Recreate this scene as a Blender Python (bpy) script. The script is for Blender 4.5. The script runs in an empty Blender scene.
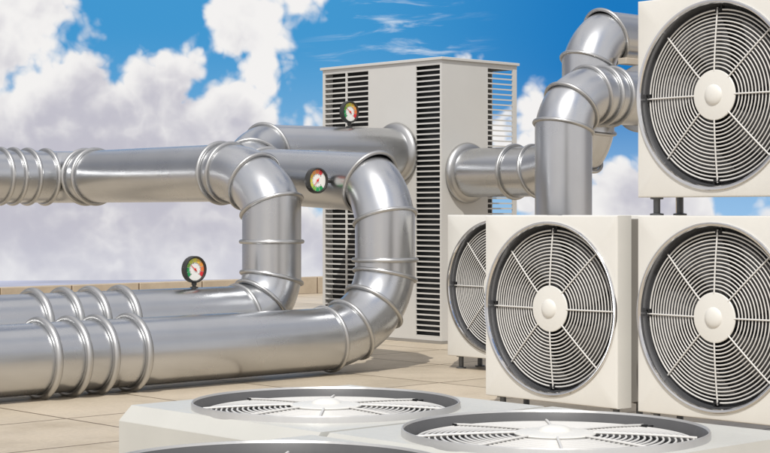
import bpy, math, random
from mathutils import Vector, Matrix

random.seed(7)
scene = bpy.context.scene
COL = scene.collection
R = math.radians

# world axes: X runs away to the right of the view, Y away to the left, Z up (metres)
HEAD = math.atan2(0.731, 0.682)                     # camera heading
FWD = Vector((math.cos(HEAD), math.sin(HEAD), 0))
RGT = Vector((math.sin(HEAD), -math.cos(HEAD), 0))
EYE = 1.314

# ------------------------------------------------------------------ materials
def new_mat(name):
    m = bpy.data.materials.new(name)
    m.use_nodes = True
    nt = m.node_tree
    return m, nt, nt.nodes['Principled BSDF']

def ramp(nt, fac, stops):
    r = nt.nodes.new('ShaderNodeValToRGB')
    e = r.color_ramp.elements
    while len(e) < len(stops):
        e.new(0.5)
    for el, (p, c) in zip(e, stops):
        el.position = p
        el.color = (*c, 1)
    nt.links.new(fac, r.inputs['Fac'])
    return r.outputs['Color']

def noise(nt, scale, detail=4, rough=0.55, vec=None, stretch=None):
    n = nt.nodes.new('ShaderNodeTexNoise')
    n.inputs['Scale'].default_value = scale
    n.inputs['Detail'].default_value = detail
    n.inputs['Roughness'].default_value = rough
    if vec is None:
        tc = nt.nodes.new('ShaderNodeTexCoord')
        vec = tc.outputs['Object']
    if stretch:
        mp = nt.nodes.new('ShaderNodeMapping')
        mp.inputs['Scale'].default_value = stretch
        nt.links.new(vec, mp.inputs['Vector'])
        vec = mp.outputs['Vector']
    nt.links.new(vec, n.inputs['Vector'])
    return n.outputs['Fac']

def bump(nt, bsdf, fac, strength, dist):
    b = nt.nodes.new('ShaderNodeBump')
    b.inputs['Strength'].default_value = strength
    b.inputs['Distance'].default_value = dist
    nt.links.new(fac, b.inputs['Height'])
    nt.links.new(b.outputs['Normal'], bsdf.inputs['Normal'])

def painted(name, c, rough=0.4, var=0.06, metal=0.0, scale=3.0):
    m, nt, b = new_mat(name)
    f = noise(nt, scale, 6)
    lo = tuple(x * (1 - var) for x in c)
    hi = tuple(min(1, x * (1 + var)) for x in c)
    nt.links.new(ramp(nt, f, [(0.3, lo), (0.7, hi)]), b.inputs['Base Color'])
    f2 = noise(nt, scale * 9, 3)
    rr = ramp(nt, f2, [(0.3, (rough * .85,) * 3), (0.75, (rough * 1.2,) * 3)])
    nt.links.new(rr, b.inputs['Roughness'])
    b.inputs['Metallic'].default_value = metal
    return m

def steel(name, c, r0, r1):
    m, nt, b = new_mat(name)
    b.inputs['Metallic'].default_value = 1.0
    f = noise(nt, 2.2, 5)
    nt.links.new(ramp(nt, f, [(0.3, tuple(x * .92 for x in c)), (0.7, c)]), b.inputs['Base Color'])
    f2 = noise(nt, 3.0, 3, .5)
    nt.links.new(ramp(nt, f2, [(0.3, (r0,) * 3), (0.7, (r1,) * 3)]), b.inputs['Roughness'])

    return m

M_STEEL = steel('duct_steel', (0.61, 0.622, 0.64), 0.26, 0.31)
M_RING = steel('ring_steel', (0.55, 0.55, 0.545), 0.34, 0.42)
M_CHROME = steel('bezel_chrome', (0.76, 0.755, 0.75), 0.07, 0.12)
M_SHROUD = painted('shroud_metal', (0.27, 0.275, 0.29), 0.16, .06, .75)
M_DARKSH = painted('shroud_dark', (0.11, 0.11, 0.112), 0.4, .1)
M_RIM = painted('rim_grey', (0.60, 0.595, 0.58), 0.34, .06, .55)
M_WHITE = painted('unit_white_paint', (0.74, 0.73, 0.688), 0.38, .03)
M_FLAT = painted('low_unit_paint', (0.56, 0.56, 0.525), 0.42, .04)
M_BODY = painted('unit_body_shaded', (0.28, 0.265, 0.24), 0.5, .05)  # white casing darkened to carry the shade in the gap between units
M_CAB = painted('cabinet_paint', (0.59, 0.582, 0.556), 0.45, .03, scale=1.2)
M_WIRE = painted('guard_wire', (0.68, 0.67, 0.645), 0.35, .03)
M_BLADE = painted('blade_plastic', (0.055, 0.055, 0.057), 0.45, .1)
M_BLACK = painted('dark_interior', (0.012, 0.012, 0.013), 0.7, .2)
M_LEG = painted('leg_metal', (0.13, 0.135, 0.14), 0.4, .15, 0.6)
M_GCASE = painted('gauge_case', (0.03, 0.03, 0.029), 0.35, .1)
M_DIAL = painted('dial_white', (0.90, 0.90, 0.86), 0.5, .02)
M_BEAM = painted('beam_beige', (0.45, 0.39, 0.31), 0.55, .08)
M_NEEDLE = painted('needle_red', (0.75, 0.04, 0.03), 0.4, .02)
SCALE_C = [(0.02, 0.32, 0.10), (0.03, 0.40, 0.12), (0.25, 0.55, 0.08), (0.62, 0.68, 0.10), (0.80, 0.72, 0.10),
           (0.85, 0.55, 0.08), (0.85, 0.36, 0.08), (0.85, 0.22, 0.07), (0.75, 0.04, 0.05)]
M_SCALE = [painted('scale_colour', c, .5, .02) for c in SCALE_C]

# roof tiles
def tile_mat():
    m, nt, b = new_mat('roof_tiles')
    tc = nt.nodes.new('ShaderNodeTexCoord')
    sep = nt.nodes.new('ShaderNodeSeparateXYZ')
    nt.links.new(tc.outputs['Object'], sep.inputs['Vector'])
    def mth(op, a, b_=None):
        n = nt.nodes.new('ShaderNodeMath'); n.operation = op
        for i, v in enumerate((a, b_)):
            if v is None: continue
            if isinstance(v, (int, float)): n.inputs[i].default_value = v
            else: nt.links.new(v, n.inputs[i])
        return n.outputs[0]
    T = 1.12
    def cell(axis, off):
        s = mth('DIVIDE', mth('SUBTRACT', sep.outputs[axis], off), T)
        fr = mth('FRACT', s)
        dist = mth('MINIMUM', fr, mth('SUBTRACT', 1.0, fr))
        return mth('FLOOR', s), mth('MULTIPLY', dist, T)
    ix, dx = cell('X', 5.91)
    iy, dy = cell('Y', 9.32)
    d = mth('MINIMUM', dx, dy)
    wn = nt.nodes.new('ShaderNodeTexWhiteNoise'); wn.noise_dimensions = '2D'
    cmb = nt.nodes.new('ShaderNodeCombineXYZ')
    nt.links.new(ix, cmb.inputs['X']); nt.links.new(iy, cmb.inputs['Y'])
    nt.links.new(cmb.outputs[0], wn.inputs['Vector'])
    base = ramp(nt, wn.outputs['Value'], [(0.0, (0.51, 0.435, 0.335)), (1.0, (0.59, 0.505, 0.395))])
    stain = ramp(nt, noise(nt, 1.3, 8, .65), [(0.25, (0.74, 0.72, 0.68)), (0.5, (.97, .97, .96)), (0.75, (1.06, 1.05, 1.04))])
    grain = ramp(nt, noise(nt, 30, 5, .7), [(0.3, (0.88, 0.88, 0.87)), (0.7, (1.06, 1.06, 1.05))])
    def mul(a, c):
        n = nt.nodes.new('ShaderNodeMix'); n.data_type = 'RGBA'; n.blend_type = 'MULTIPLY'
        n.inputs['Factor'].default_value = 1
        nt.links.new(a, n.inputs['A']); nt.links.new(c, n.inputs['B'])
        return n.outputs['Result']
    col = mul(mul(base, stain), grain)
    j = nt.nodes.new('ShaderNodeMapRange')
    j.inputs['From Min'].default_value = 0.006; j.inputs['From Max'].default_value = 0.013
    nt.links.new(d, j.inputs['Value'])
    edge = ramp(nt, j.outputs[0], [(0.0, (0.20, 0.155, 0.11)), (1.0, (1, 1, 1))])
    col = mul(col, edge)
    nt.links.new(col, b.inputs['Base Color'])
    rr = ramp(nt, noise(nt, 2.5, 6), [(0.3, (.42,) * 3), (0.7, (.6,) * 3)])
    nt.links.new(rr, b.inputs['Roughness'])
    bump(nt, b, j.outputs[0], 0.6, 0.006)
    return m
M_TILE = tile_mat()

def parapet_mat():
    m, nt, b = new_mat('parapet_stone')
    f = noise(nt, 2.0, 8, .7)
    nt.links.new(ramp(nt, f, [(0.25, (0.36, 0.29, 0.21)), (0.7, (0.50, 0.42, 0.315))]), b.inputs['Base Color'])
    b.inputs['Roughness'].default_value = .7
    return m
M_PAR = parapet_mat()
M_JOINT = painted('parapet_joint', (0.16, 0.11, 0.07), .8, .1)
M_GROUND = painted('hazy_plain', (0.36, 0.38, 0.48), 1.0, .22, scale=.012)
M_WALL = painted('building_wall', (0.45, 0.40, 0.33), .8, .08)

# ------------------------------------------------------------------ mesh helpers
class MB:
    def __init__(self):
        self.v, self.f, self.mi, self.sm = [], [], [], []
    def add(self, vs, fs, mat=0, smooth=True, M=None):
        o = len(self.v)
        for p in vs:
            p = Vector(p)
            self.v.append(M @ p if M is not None else p)
        for f in fs:
            self.f.append(tuple(i + o for i in f)); self.mi.append(mat); self.sm.append(smooth)
    def box(self, x0, x1, y0, y1, z0, z1, mat=0, M=None):
        vs = [(x, y, z) for z in (z0, z1) for y in (y0, y1) for x in (x0, x1)]
        fs = [(0, 2, 3, 1), (4, 5, 7, 6), (0, 1, 5, 4), (2, 6, 7, 3), (0, 4, 6, 2), (1, 3, 7, 5)]
        self.add(vs, fs, mat, False, M)
    def lathe(self, prof, n=64, M=None, mat=0, closed=False, smooth=True):
        vs, fs = [], []
        k = len(prof)
        for i in range(n):
            a = 2 * math.pi * i / n
            for r, z in prof:
                vs.append((r * math.cos(a), r * math.sin(a), z))
        for i in range(n):
            i2 = (i + 1) % n
            for j in range(k if closed else k - 1):
                j2 = (j + 1) % k
                fs.append((i * k + j, i2 * k + j, i2 * k + j2, i * k + j2))
        self.add(vs, fs, mat, smooth, M)
    def torus(self, r, z, rt, n=96, s=6, M=None):
        prof = [(r + rt * math.cos(2 * math.pi * q / s), z + rt * math.sin(2 * math.pi * q / s)) for q in range(s)]
        self.lathe(prof, n, M, closed=True)
    def rod(self, a, b, r, s=8, M=None):
        a, b = Vector(a), Vector(b)
        d = (b - a).normalized()
        e1 = d.orthogonal().normalized(); e2 = d.cross(e1)
        vs = []
        for p in (a, b):
            for q in range(s):
                t = 2 * math.pi * q / s
                vs.append(p + e1 * r * math.cos(t) + e2 * r * math.sin(t))
        fs = [(q, (q + 1) % s, s + (q + 1) % s, s + q) for q in range(s)]
        self.add(vs, fs, 0, True, M)
        self.add(vs, [tuple(range(s))[::-1], tuple(range(s, 2 * s))], 0, False, M)
    def build(self, name, mats, parent=None, bev=0, sharp=35):
        me = bpy.data.meshes.new(name)
        me.from_pydata(self.v, [], self.f)
        if not isinstance(mats, (list, tuple)): mats = [mats]
        for m in mats: me.materials.append(m)
        me.polygons.foreach_set('material_index', self.mi)
        me.polygons.foreach_set('use_smooth', self.sm)
        me.update()
        import bmesh
        bm = bmesh.new(); bm.from_mesh(me)
        if name == 'elbow': bmesh.ops.remove_doubles(bm, verts=bm.verts, dist=1e-5)
        bmesh.ops.recalc_face_normals(bm, faces=bm.faces)
        bm.to_mesh(me); bm.free()
        me.set_sharp_from_angle(angle=R(sharp))
        o = bpy.data.objects.new(name, me)
        COL.objects.link(o)
        if parent: o.parent = parent
        if bev:
            b = o.modifiers.new('bevel', 'BEVEL')
            b.width = bev; b.segments = 2; b.limit_method = 'ANGLE'; b.angle_limit = R(40)
        return o

def tag(o, label, cat, group=None):
    o['label'] = label; o['category'] = cat
    if group: o['group'] = group
    return o

def thing(name, label, cat, loc=(0, 0, 0), group=None):
    o = bpy.data.objects.new(name, None)
    o.empty_display_size = .1
    COL.objects.link(o)
    o.location = loc
    return tag(o, label, cat, group)

def copy_tree(o, parent=None):
    c = o.copy(); COL.objects.link(c)
    if parent: c.parent = parent
    for ch in list(o.children): copy_tree(ch, c)
    return c

def dup(o, loc, label):
    c = copy_tree(o); c.location = loc; c['label'] = label
    return c

# ------------------------------------------------------------------ setting
mb = MB(); mb.box(-30, 60, -40, 21.0, -.35, 0)
roof = mb.build('roof_floor', M_TILE); roof['kind'] = 'structure'
mb = MB(); mb.box(-29.7, 59.7, -39.7, 21.2, -60, -.36)
bld = mb.build('building', M_WALL)
tag(bld, 'building carrying the tiled rooftop, hidden below the roof edge', 'building')
mb = MB()
n = 128
mb.add([(1575 * math.cos(2 * math.pi * i / n), 1575 * math.sin(2 * math.pi * i / n), -60.02) for i in range(n)], [tuple(range(n))], 0, False)
g = mb.build('ground', M_GROUND); g['kind'] = 'structure'

par = thing('parapet_wall', 'low beige stone parapet with dark joints along the far roof edge', 'wall', (20, 21.0, 0))
u = 13.41 - 1.17 * 22
k = 0
mbj = MB(); mbp = MB()
while u < 58:
    mbp.box(u + .012 - 20, u + 1.158 - 20, 0.0, .22, 0, .27)
    mbj.box(u - .012 - 20, u + .012 - 20, 0.012, .21, 0, .265)
    u += 1.17
mbp.build('stone_course', M_PAR, par, bev=.008)
mbj.build('joint', M_JOINT, par)

# ------------------------------------------------------------------ ducts
def frames(pts):
    d = [(pts[i + 1] - pts[i]).normalized() for i in range(len(pts) - 1)]
    e1 = d[0].orthogonal().normalized()
    out = []
    for i, di in enumerate(d):
        if i:
            q = d[i - 1].rotation_difference(di)
            e1 = (q @ e1).normalized()
        out.append((di, e1, di.cross(e1)))
    return out

def plane_normal(d, i, n):
    if i == 0: return d[0][0]
    if i == n: return d[n - 1][0]
    return (d[i - 1][0] + d[i][0]).normalized()

def section(pts, fr, seg_i, at_i, r, n=64):
    d, e1, e2 = fr[seg_i]
    N = plane_normal(fr, at_i, len(fr))
    p = pts[at_i]
    res = []
    for k in range(n):
        a = 2 * math.pi * k / n
        off = e1 * (r * math.cos(a)) + e2 * (r * math.sin(a))
        t = -off.dot(N) / d.dot(N)
        res.append(p + off + d * t)
    return res

def gore(P, fr, q, r, steps=8, n=64):
    """one curved elbow piece between two joints, as smoothly swept circles"""
    t0 = plane_normal(fr, q, len(fr)); t1 = plane_normal(fr, q + 1, len(fr))
    p0, p1 = P[q], P[q + 1]
    ln = (p1 - p0).length
    res = []
    for i in range(steps + 1):
        t = i / steps
        h00, h10, h01, h11 = 2*t**3 - 3*t*t + 1, t**3 - 2*t*t + t, -2*t**3 + 3*t*t, t**3 - t*t
        c = p0 * h00 + t0 * (ln * h10) + p1 * h01 + t1 * (ln * h11)
        tan = (t0 * (1 - t) + t1 * t).normalized()
        d, e1, e2 = fr[q]
        rot = d.rotation_difference(tan)
        a1, a2 = rot @ e1, rot @ e2
        res.append([c + a1 * (r * math.cos(2 * math.pi * k / n)) + a2 * (r * math.sin(2 * math.pi * k / n)) for k in range(n)])
    return res

def ring_mesh(loop, c, N, rt, s=14):
    vs, fs = [], []
    n = len(loop)
    for p in loop:
        rad = (p - c).normalized()
        for q in range(s):
            t = 2 * math.pi * q / s
            vs.append(p + rad * rt * math.cos(t) + N * rt * math.sin(t))
    for i in range(n):
        i2 = (i + 1) % n
        for q in range(s):
            q2 = (q + 1) % s
            fs.append((i * s + q, i2 * s + q, i2 * s + q2, i * s + q2))
    m = MB(); m.add(vs, fs); return m

def duct(label, pts, elbows, r, joint_rings, straight_rings, flanges=(), rt=.0175):
    """pts: centre line; elbows: (first, last) point index spans; rings at joints / (segment, distance, tube radius)"""
    pts = [Vector(p) for p in pts]
    base = pts[0].copy(); base.z = min(p.z for p in pts) - r
    root = thing('steel_duct', label, 'duct', base, 'steel ducts on the roof')
    P = [p - base for p in pts]
    fr = frames(P)
    span = {}
    for a, b in elbows:
        for s in range(a, b): span[s] = (a, b)
    done = set()
    for s in range(len(fr)):
        if s in done: continue
        segs = list(range(*span[s])) if s in span else [s]
        m = MB()
        for q in segs:
            done.add(q)
            if s in span:
                loops = gore(P, fr, q, r)
            else:
                loops = [section(P, fr, q, q, r), section(P, fr, q, q + 1, r)]
            n = len(loops[0])
            for A, B in zip(loops, loops[1:]):
                m.add(A + B, [(i, (i + 1) % n, n + (i + 1) % n, n + i) for i in range(n)])
        if s == 0:
            m.add(section(P, fr, 0, 0, r), [tuple(range(64))], 0, False)
        if segs[-1] == len(fr) - 1:
            m.add(section(P, fr, len(fr) - 1, len(fr), r), [tuple(range(64))], 0, False)
        m.build('elbow' if s in span else 'pipe', M_STEEL, root)
    for j in joint_rings:
        loop = section(P, fr, j - 1, j, r + .006)
        ring_mesh(loop, P[j], plane_normal(fr, j, len(fr)), rt).build('ring', M_RING, root)
    for (s, dist, t) in straight_rings:
        d, e1, e2 = fr[s]
        c = P[s] + d * dist
        loop = [c + e1 * ((r + t * .55) * math.cos(2 * math.pi * k / 64)) + e2 * ((r + t * .55) * math.sin(2 * math.pi * k / 64)) for k in range(64)]
        ring_mesh(loop, c, d, t).build('ring', M_RING, root)
    for (s, dist, sgn) in flanges:
        d, e1, e2 = fr[s]
        c = P[s] + d * dist
        M = Matrix((e1, e2, d * sgn)).transposed().to_4x4(); M.translation = c
        prof = [(r + .045, 0.0), (r + .058, .012), (r + .062, .03), (r + .056, .05), (r + .04, .066), (r + .018, .076), (r + .003, .082), (r - .002, .083), (r - .002, 0)]
        m = MB(); m.lathe(prof, 72, M, closed=True)
        m.build('flange', M_RING, root)
    return root

RD = .253
# near duct: floor run, up, back and up to the cabinet's left face
V1 = 10.45; z1 = .285
duct('near floor duct bending up and over into the left face of the tall cabinet',
     [(-2, V1, z1), (9.10, V1, z1), (9.35, V1, .35), (9.62, V1, .53), (9.75, V1, .79), (9.75, V1, 1.27), (9.78, 10.67, 1.575),
      (9.87, 12.2, 1.655), (9.96, 12.52, 1.76), (10.28, 12.68, 1.91), (12.005, 12.68, 1.93)],
     [(1, 4), (5, 6), (7, 9)], RD, [1, 2, 3, 4, 5, 6, 7, 8, 9],
     [(0, 2 + 6.40, .029), (0, 2 + 6.647, .029), (0, 2 + 6.876, .029), (0, 2 + 7.163, .029), (4, .13, .02)],
     [(9, (Vector((12.005, 12.68, 1.93)) - Vector((10.28, 12.68, 1.91))).length, -1)])
# second duct: floor run behind the first, up, then left over the roof
V2 = 11.26; z2 = .448
duct('second floor duct turning up and leaving left above the far parapet',
     [(-2, V2, z2), (8.86, V2, z2), (9.07, V2, .545), (9.18, V2, .76), (9.18, V2, 1.365), (9.18, 11.50, 1.585), (9.18, 11.84, 1.667),
      (9.18, 14.15, 1.667), (9.03, 14.42, 1.667), (4.0, 14.42, 1.667)],
     [(1, 3), (4, 6), (7, 8)], RD, [1, 2, 3, 4, 5, 6],
     [(0, 2 + 6.84, .03), (0, 2 + 7.106, .03), (0, 2 + 7.352, .03), (0, 2 + 7.632, .03), (3, .31, .018),
      (6, .12, .021), (6, 2.12, .02), (6, 2.29, .02), (8, .13, .02), (8, .33, .02), (8, .49, .02), (8, .63, .02)])
# right duct out of the cabinet, up behind the front riser
duct('duct leaving the right face of the tall cabinet and rising behind the front riser',
     [(12.35, 12.035, 1.72), (12.35, 11.08, 1.72), (12.35, 10.53, 1.91), (12.35, 10.42, 2.11), (12.35, 10.42, 2.72), (12.61, 10.42, 2.995), (15.6, 10.42, 2.995)],
     [(1, 3), (4, 5)], RD - .006, [1, 2, 3, 4, 5], [(0, .675, .021)], [(0, 0, 1)])
# front riser
duct('front riser duct standing behind the fan units and bending right at the top',
     [(11.42, 9.92, 0.0), (11.42, 9.92, 2.07), (11.53, 9.92, 2.26), (11.77, 9.92, 2.375), (15.6, 9.92, 2.39)],
     [(1, 3)], RD, [1, 2, 3], [(3, .16, .02), (3, .31, .02)], [(3, .70, 1)])

# beam under the upper right duct
bm_ = thing('pipe_stand', 'beige steel beam carrying the topmost duct behind the upper fan unit', 'pipe support', (13.6, 10.42, 0))
m = MB(); m.box(-1.13, 2.5, -.36, -.26, 2.708, 2.768); m.build('beam', M_BEAM, bm_, bev=.005)
for xx in (-.25, 2.4):
    m = MB(); m.box(xx - .028, xx + .028, -.34, -.284, 0, 2.7075); m.build('post', M_BEAM, bm_, bev=.005)

# ------------------------------------------------------------------ tall louvred cabinet
U0, U1, Va, Vb, CH = 12.01, 13.12, 12.04, 13.86, 2.85
cab = thing('louvred_cabinet', 'tall pale grey equipment cabinet with black louvre columns and duct connections', 'cabinet', (U0, Va, 0))
W, D = U1 - U0, Vb - Va
T = .012
PZ0, PZ1 = 0.07, 2.81
mb = MB()
def panel_x(x, y0, y1, z0=.03, z1=CH): mb.box(x, x + T, y0, y1, z0, z1)
def panel_y(y, x0, x1, z0=.03, z1=CH): mb.box(x0, x1, y, y + T, z0, z1)
cols_x = [(12.066 - Va, 12.41 - Va), (13.13 - Va, 13.465 - Va), (13.49 - Va, 13.82 - Va)]
edges = [0] + [e for c in cols_x for e in c] + [D]
for i in range(0, len(edges), 2): panel_x(0, edges[i], edges[i + 1])
for a, b in cols_x:
    panel_x(0, a, b, .03, PZ0); panel_x(0, a, b, PZ1, CH)
cy = (12.68 - U0, 13.055 - U0)
panel_y(0, T, cy[0]); panel_y(0, cy[1], W)
panel_y(0, cy[0], cy[1], .03, PZ0); panel_y(0, cy[0], cy[1], PZ1, CH)
panel_y(D - T, T, W)
# back face, open frame near the right louvre
mb.box(W - T, W, T, .03, .03, CH); mb.box(W - T, W, .35, D - T, .03, CH)
mb.box(W - T, W, .03, .35, .03, .10); mb.box(W - T, W, .03, .35, PZ1, CH)
mb.build('casing', M_CAB, cab)
mb = MB(); mb.box(-.022, W + .022, -.022, D + .022, CH + .001, CH + .03); mb.build('lid', M_CAB, cab, bev=.004)
mb = MB(); mb.box(-.006, W + .006, -.006, D + .006, 0, .029); mb.build('plinth', M_BODY, cab)
pitch = (PZ1 - PZ0) / 51
def slats(c, axis, x0=0.0):
    mb = MB()
    for i in range(52):
        z = PZ0 + pitch * i - .0075
        z = max(z, PZ0 + .001); z1_ = min(PZ0 + pitch * i + .0075, PZ1 - .001)
        # sloped blade: outer edge lower than inner edge
        a, b = c[0] + .0015, c[1] - .0015
        if axis == 'x':
            vs = [(x0 + .001, a, z), (x0 + .001, b, z), (x0 + .001, b, z1_), (x0 + .001, a, z1_), (x0 + .022, a, z + .001), (x0 + .022, b, z + .001), (x0 + .022, b, z1_), (x0 + .022, a, z1_)]
        else:
            vs = [(a, x0 + .001, z), (b, x0 + .001, z), (b, x0 + .001, z1_), (a, x0 + .001, z1_), (a, x0 + .022, z + .002), (b, x0 + .022, z + .002), (b, x0 + .022, z1_), (a, x0 + .022, z1_)]
        mb.add(vs, [(0, 1, 2, 3), (4, 7, 6, 5), (0, 4, 5, 1), (3, 2, 6, 7), (0, 3, 7, 4), (1, 5, 6, 2)], 0, False)
    return mb
for c in cols_x: slats(c, 'x').build('louvre', M_CAB, cab)
slats(cy, 'y').build('louvre', M_CAB, cab)
# black block standing in for the dark cabinet interior, coil fins in front
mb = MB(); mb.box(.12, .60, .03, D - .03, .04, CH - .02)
mb.build('interior_dark_block', M_BLACK, cab)
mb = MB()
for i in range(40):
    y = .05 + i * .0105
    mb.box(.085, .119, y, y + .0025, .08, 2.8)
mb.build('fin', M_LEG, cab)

# ------------------------------------------------------------------ fan units
def cover(mb, lim, ins_k, rh, c, depth, M, seg=96):
    """front panel with a round opening; lim = (x0, x1, y0, y1), ins_k = chamfer share of each side"""
    x0, x1, y0, y1 = lim
    ang = sorted(set([round(2 * math.pi * i / seg, 6) for i in range(seg)] +
                     [round(math.atan2(y, x) % (2 * math.pi), 6) for x in (x0, x1) for y in (y0, y1)]))
    n = len(ang)
    def rect(a):
        ca, sa = math.cos(a), math.sin(a)
        t = 1e9
        if abs(ca) > 1e-6: t = min(t, (x1 if ca > 0 else x0) / ca)
        if abs(sa) > 1e-6: t = min(t, (y1 if sa > 0 else y0) / sa)
        return ca * t, sa * t
    base = [rect(a) for a in ang]
    loops = [[(rh * math.cos(a), rh * math.sin(a), 0) for a in ang]]
    st = [(c, 0), (c * .35, -c * .18), (c * .1, -c * .5), (0, -c)] if c < .03 else [(c * 1.04, 0), (c, -.003), (.005, -c + .002), (0, -c - .006)]
    for ins, z in st + [(0, -depth), (.03, -depth)]:
        a0, a1, b0, b1 = x0 + ins * ins_k[0], x1 - ins * ins_k[1], y0 + ins * ins_k[2], y1 - ins * ins_k[3]
        loops.append([(a0 + (x - x0) / (x1 - x0) * (a1 - a0), b0 + (y - y0) / (y1 - y0) * (b1 - b0), z) for x, y in base])
    vs = [p for l in loops for p in l]
    fs = []
    for l in range(len(loops) - 1):
        for i in range(n):
            i2 = (i + 1) % n
            fs.append((l * n + i, l * n + i2, (l + 1) * n + i2, (l + 1) * n + i))
    mb.add(vs, fs, 0, True, M)

def build_unit(root, lim, ins_k, M, cd, chamfer, rise, body_depth, legs, goff=0.0, crown=.036, rim=None, paint=None, shroud=None, cover_d=None):
    """M maps fan space (x right, y up, z out of the face) to the unit"""
    RO = .557
    m = MB(); cover(m, lim, ins_k, .542, chamfer, cover_d or cd, M); m.build('front_cover', paint or M_WHITE, root, sharp=28)
    # rear body: open box behind the cover
    m = MB()
    m.box(lim[0] + .045, lim[1] - .045, lim[2] + .02, lim[3] - .02, -body_depth, -(cover_d or cd) - .002, 0, M); m.build('rear_body', M_BODY, root, bev=.006)
    # bezel ring
    lip = .0215 if rise < .015 else .007
    zl = rise * (.1 if lip > .01 else .7)
    m = MB()
    m.lathe([(RO, -.06 if rise > .015 else -.004), (RO, rise * .75), (RO - .003, rise), (RO - .003 - lip * .4, rise), (RO - .003 - lip * .8, rise * .8), (RO - .003 - lip, rise * (.1 if lip > .01 else .7))], 128, M)
    m.build('bezel', rim or M_CHROME, root)
    # shroud: cylindrical wall leading back, and black rear disc
    m = MB()
    m.lathe([(RO - .0031 - lip, zl - .0005), (RO - .026, -.022), (RO - .031, -.05), (RO - .040, -.075), (RO - .048, -.09), (RO - .048, -cd + .004)], 128, M)
    m.build('shroud', shroud or M_SHROUD, root)
    m = MB()
    m.lathe([(RO - .0485, -cd + .006), (0.001, -cd + .005)], 96, M); m.build('back_plate', M_BLACK, root)
    # fan with blades
    m = MB()
    m.lathe([(.11, -cd + .01), (.11, -.055), (.10, -.05), (.001, -.048)], 48, M)
    fan = m.build('fan', M_BLADE, root)
    for kb in range(5):
        a0 = 2 * math.pi * kb / 5 + .3
        vs = []; fs = []
        NR, NA = 8, 6
        for i in range(NR + 1):
            r = .10 + (.46 - .10) * i / NR
            wdt = R(34 + 16 * i / NR)
            sweep = R(28) * (i / NR) ** 1.3
            for j in range(NA + 1):
                t = j / NA - .5
                a = a0 + sweep + t * wdt
                vs.append((r * math.cos(a), r * math.sin(a), -.078 + t * .045 + .01 * math.sin(j / NA * math.pi)))
        for i in range(NR):
            for j in range(NA):
                q = i * (NA + 1) + j
                fs.append((q, q + 1, q + NA + 2, q + NA + 1))
        mb2 = MB(); mb2.add(vs, fs, 0, True, M)
        mb2.build('fan_blade', M_BLADE, fan)
    # wire guard: shallow cone of concentric rings with spokes
    M0 = M
    M = M0 @ Matrix.Translation((0, 0, goff))
    def gz(r): return -.052 + crown * (1 - (r / .50) ** 2)
    m = MB()
    NW = 16
    for i in range(NW):
        r = .168 + (.500 - .168) * i / (NW - 1)
        m.torus(r, gz(r) , .0045 if i < NW - 1 else .0056, 96, 6, M)
    for k8 in range(8):
        a = math.pi / 4 * k8
        ca, sa = math.cos(a), math.sin(a)
        prev = None
        for i in range(7):
            r = .14 + (.512 - .14) * i / 6
            p = (r * ca, r * sa, gz(r) + .008)
            if prev: m.rod(prev, p, .0052, 8, M)
            prev = p
    guard = m.build('fan_guard', M_WIRE, root, sharp=75)
    m = MB()
    h0 = gz(.14) + .010
    m.lathe([(.146, h0 - .012), (.148, h0 - .004), (.144, h0), (.12, h0 + .003), (.085, h0 + .006), (.062, h0 + .007), (.058, h0 + .012), (.050, h0 + .018), (.034, h0 + .0235), (.016, h0 + .026), (.0005, h0 + .0265)], 72, M)
    m.build('hub_cap', M_WHITE, guard)
    # clips at the spoke ends
    for k2 in range(4):
        a = math.pi / 2 * k2 + math.pi / 2
        ca, sa = math.cos(a), math.sin(a)
        m = MB()
        Rm = M @ Matrix.Rotation(a, 4, 'Z')
        m.box(.492, .536, -.030, -.022, -.072, -.044, 0, Rm)
        m.box(.492, .508, -.024, .014, -.068, -.040, 0, Rm)
        m.build('clip', M_BLACK, root)
    for (lx, ly, zt) in legs:
        m = MB()
        T_ = Matrix.Translation((lx, ly, 0))
        m.lathe([(0.001, 0), (.042, 0), (.042, .010), (.021, .014), (.021, zt - .012), (.040, zt - .010), (.040, zt), (.001, zt)], 24, T_)
        m.build('leg', M_LEG, root, sharp=30)

UW, UH, UD = 1.117, 1.19, .40
LEG = .108
Mup = Matrix(((0, 0, -1, -UD / 2), (-1, 0, 0, 0), (0, 1, 0, LEG + UH / 2), (0, 0, 0, 1)))
leg_pos = [(-UD / 2 + .09, .48, LEG), (-UD / 2 + .32, .48, LEG + .018), (-UD / 2 + .09, -.48, LEG), (-UD / 2 + .32, -.48, LEG + .018)]
UF = 8.15
unitA = thing('fan_unit', 'white fan unit on the floor in the middle, left neighbour of the stacked pair', 'fan unit',
              (UF + UD / 2, 7.205, 0), 'upright white fan units')
build_unit(unitA, (-UW / 2, UW / 2, -UH / 2, UH / 2), (1, 1, 1, 1), Mup, .14, .014, .012, UD, leg_pos)
dup(unitA, (UF + UD / 2, 5.93, 0), 'lower white fan unit of the stacked pair at the right, carrying another on its top')
dup(unitA, (UF + UD / 2, 5.93, LEG + UH + .002), 'upper white fan unit raised on dark legs on top of another unit')
UD2 = 10.19
dup(unitA, (UD2 + UD / 2, 10.15 - UW / 2, 0), 'white fan unit half hidden behind the middle one, nearest the tall cabinet')
dup(unitA, (UD2 + UD / 2, 10.15 - UW / 2 - 1.277, 0), 'white fan unit in the back row, only its top edge showing behind the front units')

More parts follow.
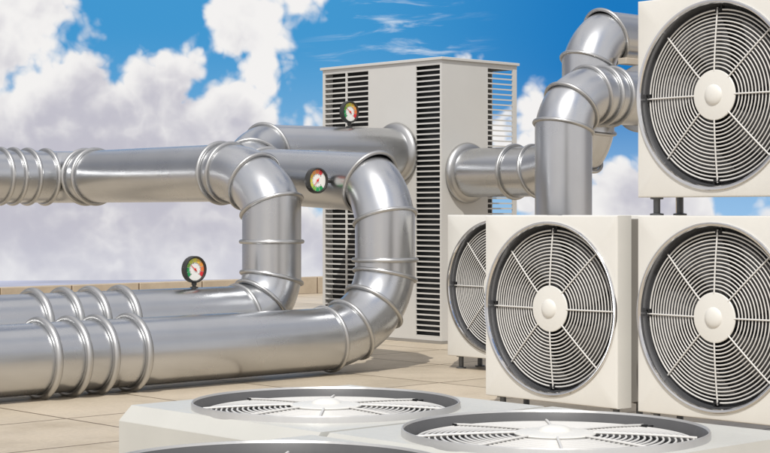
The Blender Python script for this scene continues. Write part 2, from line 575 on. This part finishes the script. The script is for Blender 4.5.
FW, FT = 1.222, .511
Mfl = Matrix.Translation((0, 0, FT))
fl_legs = [(sx * .5, sy * .5, .075) for sx in (-1, 1) for sy in (-1, 1)]
flat1 = thing('flat_fan_unit', 'white low box unit with upward fan, leftmost with its whole ring in view', 'fan unit',
              (4.62, 5.31, 0), 'low white units with upward fans')
build_unit(flat1, (-FW / 2, FW / 2 + .08, -FW / 2, FW / 2), (1, .3, .1, .1), Mfl, .14, .056, .027, FT - .075, fl_legs, .036, .018, M_RIM, M_FLAT, M_DARKSH, FT - .085)
dup(flat1, (4.64, 4.072, 0), 'white low box unit with upward fan in front of the upright units, at the right')
dup(flat1, (3.325, 4.072, 0), 'white low box unit with upward fan, nearest, cut by the bottom of the picture')

# ------------------------------------------------------------------ pressure gauges
def build_gauge(root):
    rr = .110; hz = .150
    Mg = Matrix(((1, 0, 0, 0), (0, 0, -1, 0), (0, 1, 0, hz), (0, 0, 0, 1)))     # x right, y up, z toward -Y
    m = MB()
    m.lathe([(.001, -.035), (rr - .012, -.035), (rr, -.025), (rr, .022), (rr - .004, .030), (rr - .013, .030), (rr - .018, .020), (rr - .018, .008)], 64, Mg)
    m.build('case', M_GCASE, root)
    m = MB(); m.lathe([(rr - .017, .010), (.001, .010)], 64, Mg, smooth=False)
    dial = m.build('dial', M_DIAL, root)
    for i in range(9):
        a0 = R(225 - i * 30); a1 = R(225 - (i + 1) * 30 + 3)
        vs = []; st = 6
        for j in range(st + 1):
            a = a0 + (a1 - a0) * j / st
            for r in (.058, .0905): vs.append((r * math.cos(a), r * math.sin(a), .0125))
        mm = MB(); mm.add(vs, [(2 * j, 2 * j + 1, 2 * j + 3, 2 * j + 2) for j in range(st)], 0, False, Mg)
        if 1: mm.build('scale_arc', M_SCALE[i], dial)
    mm = MB()
    for i in range(19):
        a = R(225 - i * 15)
        Rm = Mg @ Matrix.Rotation(a, 4, 'Z')
        mm.box(.048 if i % 2 == 0 else .052, .057, -.0012, .0012, .0105, .0130, 0, Rm)
    mm.build('tick_marks', M_GCASE, dial)
    mm = MB()
    Rm = Mg @ Matrix.Rotation(R(140), 4, 'Z')
    mm.add([(-.025, -.004, .016), (.056, -.0022, .016), (.056, .0022, .016), (-.025, .004, .016)], [(0, 1, 2, 3)], 0, False, Rm)
    mm.lathe([(.010, .0155), (.010, .019), (.001, .020)], 20, Mg)
    mm.build('needle', M_NEEDLE, root)
    m = MB()
    m.lathe([(.001, -.012), (.034, -.012), (.034, .006), (.016, .010), (.016, .020), (.022, .022), (.022, .040), (.013, .044), (.013, .06)], 24)
    m.build('stem', M_GCASE, root, sharp=30)
g1 = thing('pressure_gauge', 'round black pressure gauge standing on the left floor duct near the parapet', 'gauge', (8.36, V2, z2 + RD), 'pressure gauges')
build_gauge(g1)
dup(g1, (11.34, 12.68, 1.923 + RD), 'round black pressure gauge on top of the duct in front of the tall cabinet louvre')
g3 = dup(g1, (9.805 - RD, 10.93, 1.59), 'round black pressure gauge mounted sideways on the flank of the upper duct')
g3.rotation_euler = (0, R(-90), 0)

# ------------------------------------------------------------------ sky
w = bpy.data.worlds.new('World'); scene.world = w
w.use_nodes = True
nt = w.node_tree; N = nt.nodes; L = nt.links
bg = N['Background']
SUN_EL = 50.0
sun_h = Vector((-0.78, -0.62, 0)).normalized()            # horizontal direction to the sun
def mth(op, a, b=None, c=None, clamp=False):
    n = N.new('ShaderNodeMath'); n.operation = op; n.use_clamp = clamp
    for i, v in enumerate((a, b, c)):
        if v is None: continue
        if isinstance(v, (int, float)): n.inputs[i].default_value = v
        else: L.new(v, n.inputs[i])
    return n.outputs[0]
def vmth(op, a, b):
    n = N.new('ShaderNodeVectorMath'); n.operation = op
    for i, v in enumerate((a, b)):
        if isinstance(v, (tuple, Vector)): n.inputs[i].default_value = tuple(v)
        else: L.new(v, n.inputs[i])
    return n.outputs['Value'] if op == 'DOT_PRODUCT' else n.outputs['Vector']
def sstep(v, lo, hi):
    n = N.new('ShaderNodeMapRange'); n.interpolation_type = 'SMOOTHSTEP'
    L.new(v, n.inputs['Value'])
    n.inputs['From Min'].default_value = lo; n.inputs['From Max'].default_value = hi
    return n.outputs[0]
def mixc(f, a, b):
    n = N.new('ShaderNodeMix'); n.data_type = 'RGBA'
    if isinstance(f, (int, float)): n.inputs['Factor'].default_value = f
    else: L.new(f, n.inputs['Factor'])
    for k_, v in (('A', a), ('B', b)):
        if isinstance(v, tuple): n.inputs[k_].default_value = (*v, 1)
        else: L.new(v, n.inputs[k_])
    return n.outputs['Result']
def wnoise(vec, scale, detail, rough, lac=2.0, dist=0.0):
    n = N.new('ShaderNodeTexNoise')
    n.inputs['Scale'].default_value = scale; n.inputs['Detail'].default_value = detail
    n.inputs['Roughness'].default_value = rough; n.inputs['Lacunarity'].default_value = lac
    n.inputs['Distortion'].default_value = dist
    L.new(vec, n.inputs['Vector'])
    return n.outputs['Fac']
tc = N.new('ShaderNodeTexCoord'); dirv = tc.outputs['Generated']
a_ = vmth('DOT_PRODUCT', dirv, RGT); b_ = vmth('DOT_PRODUCT', dirv, FWD); c_ = vmth('DOT_PRODUCT', dirv, (0, 0, 1))
AZ = mth('MULTIPLY', mth('ARCTAN2', a_, b_), 180 / math.pi)       # compass bearing from the view axis, degrees
EL = mth('MULTIPLY', mth('ARCSINE', c_), 180 / math.pi)           # elevation, degrees
# cumulus banks: bearing, elevation, half width, half height (degrees)
BANKS = [(-10.0, 0.6, 7.9, 4.9), (-13.0, 6.0, 2.3, 3.6), (-4.1, 6.0, 1.8, 2.5), (-2.9, 7.4, 2.0, 1.6), (-5.7, 2.8, 1.7, 2.4), (-6.9, 4.6, 1.8, 0.9), (-2.7, 2.9, .85, 1.15),
         (4.9, 1.6, .9, 2.6), (3.9, 2.3, .8, 2.0), (8.2, 0.4, 3.4, 1.6), (2.85, 5.25, .65, .4), (-2.5, -1.0, 9.0, 1.8), (9.0, -1.0, 7.0, 1.5)]
field = None
for (az, el, sa, se) in BANKS:
    dx = mth('DIVIDE', mth('SUBTRACT', AZ, az), sa); dy = mth('DIVIDE', mth('SUBTRACT', EL, el), se)
    d = mth('SQRT', mth('ADD', mth('MULTIPLY', dx, dx), mth('MULTIPLY', dy, dy)))
    s = mth('MULTIPLY', mth('SUBTRACT', 1.0, d), min(sa, se) / 2.2 + .25)
    field = s if field is None else mth('SMOOTH_MAX', field, s, 0.12)
field = mth('MAXIMUM', field, -1.2)
field = mth('ADD', field, mth('MULTIPLY', sstep(mth('ABSOLUTE', AZ), 15, 24), 2.0))  # out-of-view cloud added to keep blue out of the duct reflections
def heap(vec):
    out = None
    for scale, k_ in ((17, 1.0), (38, .62), (83, .30), (170, .12)):
        t = mth('MULTIPLY', mth('ABSOLUTE', mth('SUBTRACT', wnoise(vec, scale, 0, .5), .5)), 2.6 * k_)
        out = t if out is None else mth('ADD', out, t)
    return mth('ADD', mth('SUBTRACT', out, .62), mth('MULTIPLY', mth('SUBTRACT', wnoise(vec, 150, 2, .5), .5), .35))
warp = N.new('ShaderNodeTexNoise'); warp.inputs['Scale'].default_value = 22; warp.inputs['Detail'].default_value = 2
L.new(dirv, warp.inputs['Vector'])
wsc = N.new('ShaderNodeVectorMath'); wsc.operation = 'SCALE'; wsc.inputs['Scale'].default_value = .014
L.new(warp.outputs['Color'], wsc.inputs[0])
wdir = vmth('ADD', dirv, wsc.outputs['Vector'])
lump = heap(wdir)
lump2 = heap(vmth('ADD', wdir, Vector((0, 0, 0.007)) - RGT * .005))
big = wnoise(dirv, 3.2, 5, .55)
high = sstep(EL, 12, 26)
wide = mth('MULTIPLY', mth('SUBTRACT', big, .36), 5.0)
dens = mth('ADD', mth('MULTIPLY', field, mth('SUBTRACT', 1.0, high)), mth('MULTIPLY', wide, high))
dens = mth('ADD', dens, mth('MULTIPLY', lump, .95))
alpha = sstep(dens, 0.0, 0.42)
thick = sstep(dens, 0.1, 1.5)
relief = mth('ADD', mth('MULTIPLY', mth('SUBTRACT', lump, lump2), 1.15), .5, clamp=True)
mott = wnoise(vmth('ADD', dirv, (3.1, 1.7, .4)), 10, 5, .5)
lit = mth('ADD', mth('MULTIPLY', relief, mth('ADD', .55, mth('MULTIPLY', sstep(EL, -.5, 3.0), .2))), mth('MULTIPLY', mth('SUBTRACT', mott, .48), 2.1))
lit = mth('ADD', lit, mth('MULTIPLY', mth('SUBTRACT', 1.0, thick), .7))
lit = mth('ADD', lit, mth('MULTIPLY', sstep(EL, -1.0, 6.0), .2))
lit = sstep(lit, 0.15, 1.3)
cloud = mixc(lit, (0.54, 0.53, 0.60), (0.90, 0.885, 0.875))
# dark grey cloud added out of view at both sides, darkens duct edge reflections
aAZ = mth('ABSOLUTE', AZ)
side_dark = mth('MULTIPLY', mth('MULTIPLY', sstep(aAZ, 17, 34), mth('SUBTRACT', 1.0, sstep(aAZ, 78, 105))), mth('SUBTRACT', 1.0, sstep(EL, 25, 50)))
cloud = mixc(mth('MULTIPLY', side_dark, .8), cloud, (.16, .165, .19))
# blue
sky = N.new('ShaderNodeTexSky'); sky.sky_type = 'NISHITA'; sky.sun_disc = False
sky.sun_elevation = R(SUN_EL); sky.sun_rotation = math.atan2(sun_h.x, sun_h.y)
sky.air_density = 1.0; sky.dust_density = 0.6; sky.ozone_density = 2.0
nis = N.new('ShaderNodeMix'); nis.data_type = 'RGBA'; nis.blend_type = 'MULTIPLY'; nis.inputs['Factor'].default_value = 1
L.new(sky.outputs[0], nis.inputs['A']); nis.inputs['B'].default_value = (.085, .10, .115, 1)
lowblue = mixc(sstep(EL, -1.0, 6.5), (0.30, 0.54, 0.78), (0.055, 0.31, 0.63))
deep = mixc(sstep(AZ, -2.0, 8.0), lowblue, mixc(sstep(EL, -1.0, 5.0), (0.32, 0.55, 0.82), (0.012, 0.19, 0.52)))
blue = mixc(sstep(EL, 9, 24), deep, nis.outputs['Result'])
# thin cirrus
mp = N.new('ShaderNodeCombineXYZ')
L.new(mth('MULTIPLY', mth('ADD', AZ, mth('MULTIPLY', EL, -1.6)), .16), mp.inputs['X']); L.new(mth('MULTIPLY', EL, .95), mp.inputs['Y'])
cir = wnoise(mp.outputs[0], 2.2, 7, .6, dist=.6)
cmask = mth('MULTIPLY', sstep(cir, .50, .78), mth('MULTIPLY', sstep(AZ, -3.2, -1.2), mth('SUBTRACT', 1.0, sstep(AZ, 2.0, 4.0))))
blue = mixc(mth('MULTIPLY', cmask, .75), blue, (.80, .86, .92))
skyc = mixc(alpha, blue, cloud)
# haze toward the horizon and below
skyc = mixc(mth('MULTIPLY', mth('SUBTRACT', 1.0, sstep(EL, -2.2, 0.0)), .22), skyc, (.66, .70, .82))
skyc = mixc(mth('SUBTRACT', 1.0, sstep(EL, -9.0, -4.0)), skyc, (.42, .38, .33))
skyc = mixc(mth('SUBTRACT', 1.0, sstep(EL, -9.0, -4.0)), skyc, (.42, .38, .33))
L.new(skyc, bg.inputs['Color']); bg.inputs['Strength'].default_value = 1.0

# ------------------------------------------------------------------ sun
sd = bpy.data.lights.new('sun', 'SUN'); sd.energy = 2.9; sd.angle = R(.5); sd.color = (1, .965, .91)
so = bpy.data.objects.new('sun', sd); COL.objects.link(so)
to_sun = sun_h * math.cos(R(SUN_EL)) + Vector((0, 0, math.sin(R(SUN_EL))))
so.rotation_euler = to_sun.to_track_quat('Z', 'Y').to_euler()

# ------------------------------------------------------------------ camera
cd = bpy.data.cameras.new('camera'); co = bpy.data.objects.new('camera', cd); COL.objects.link(co)
co.location = (0, 0, EYE); co.rotation_euler = (R(90), 0, HEAD - R(90))
cd.sensor_width = 36; cd.lens = 1696 / 770 * 36
cd.shift_y = -13.5 / 770
cd.clip_end = 6000
scene.camera = co
scene.view_settings.view_transform = 'Standard'; scene.view_settings.look = 'None'; scene.view_settings.exposure = 0
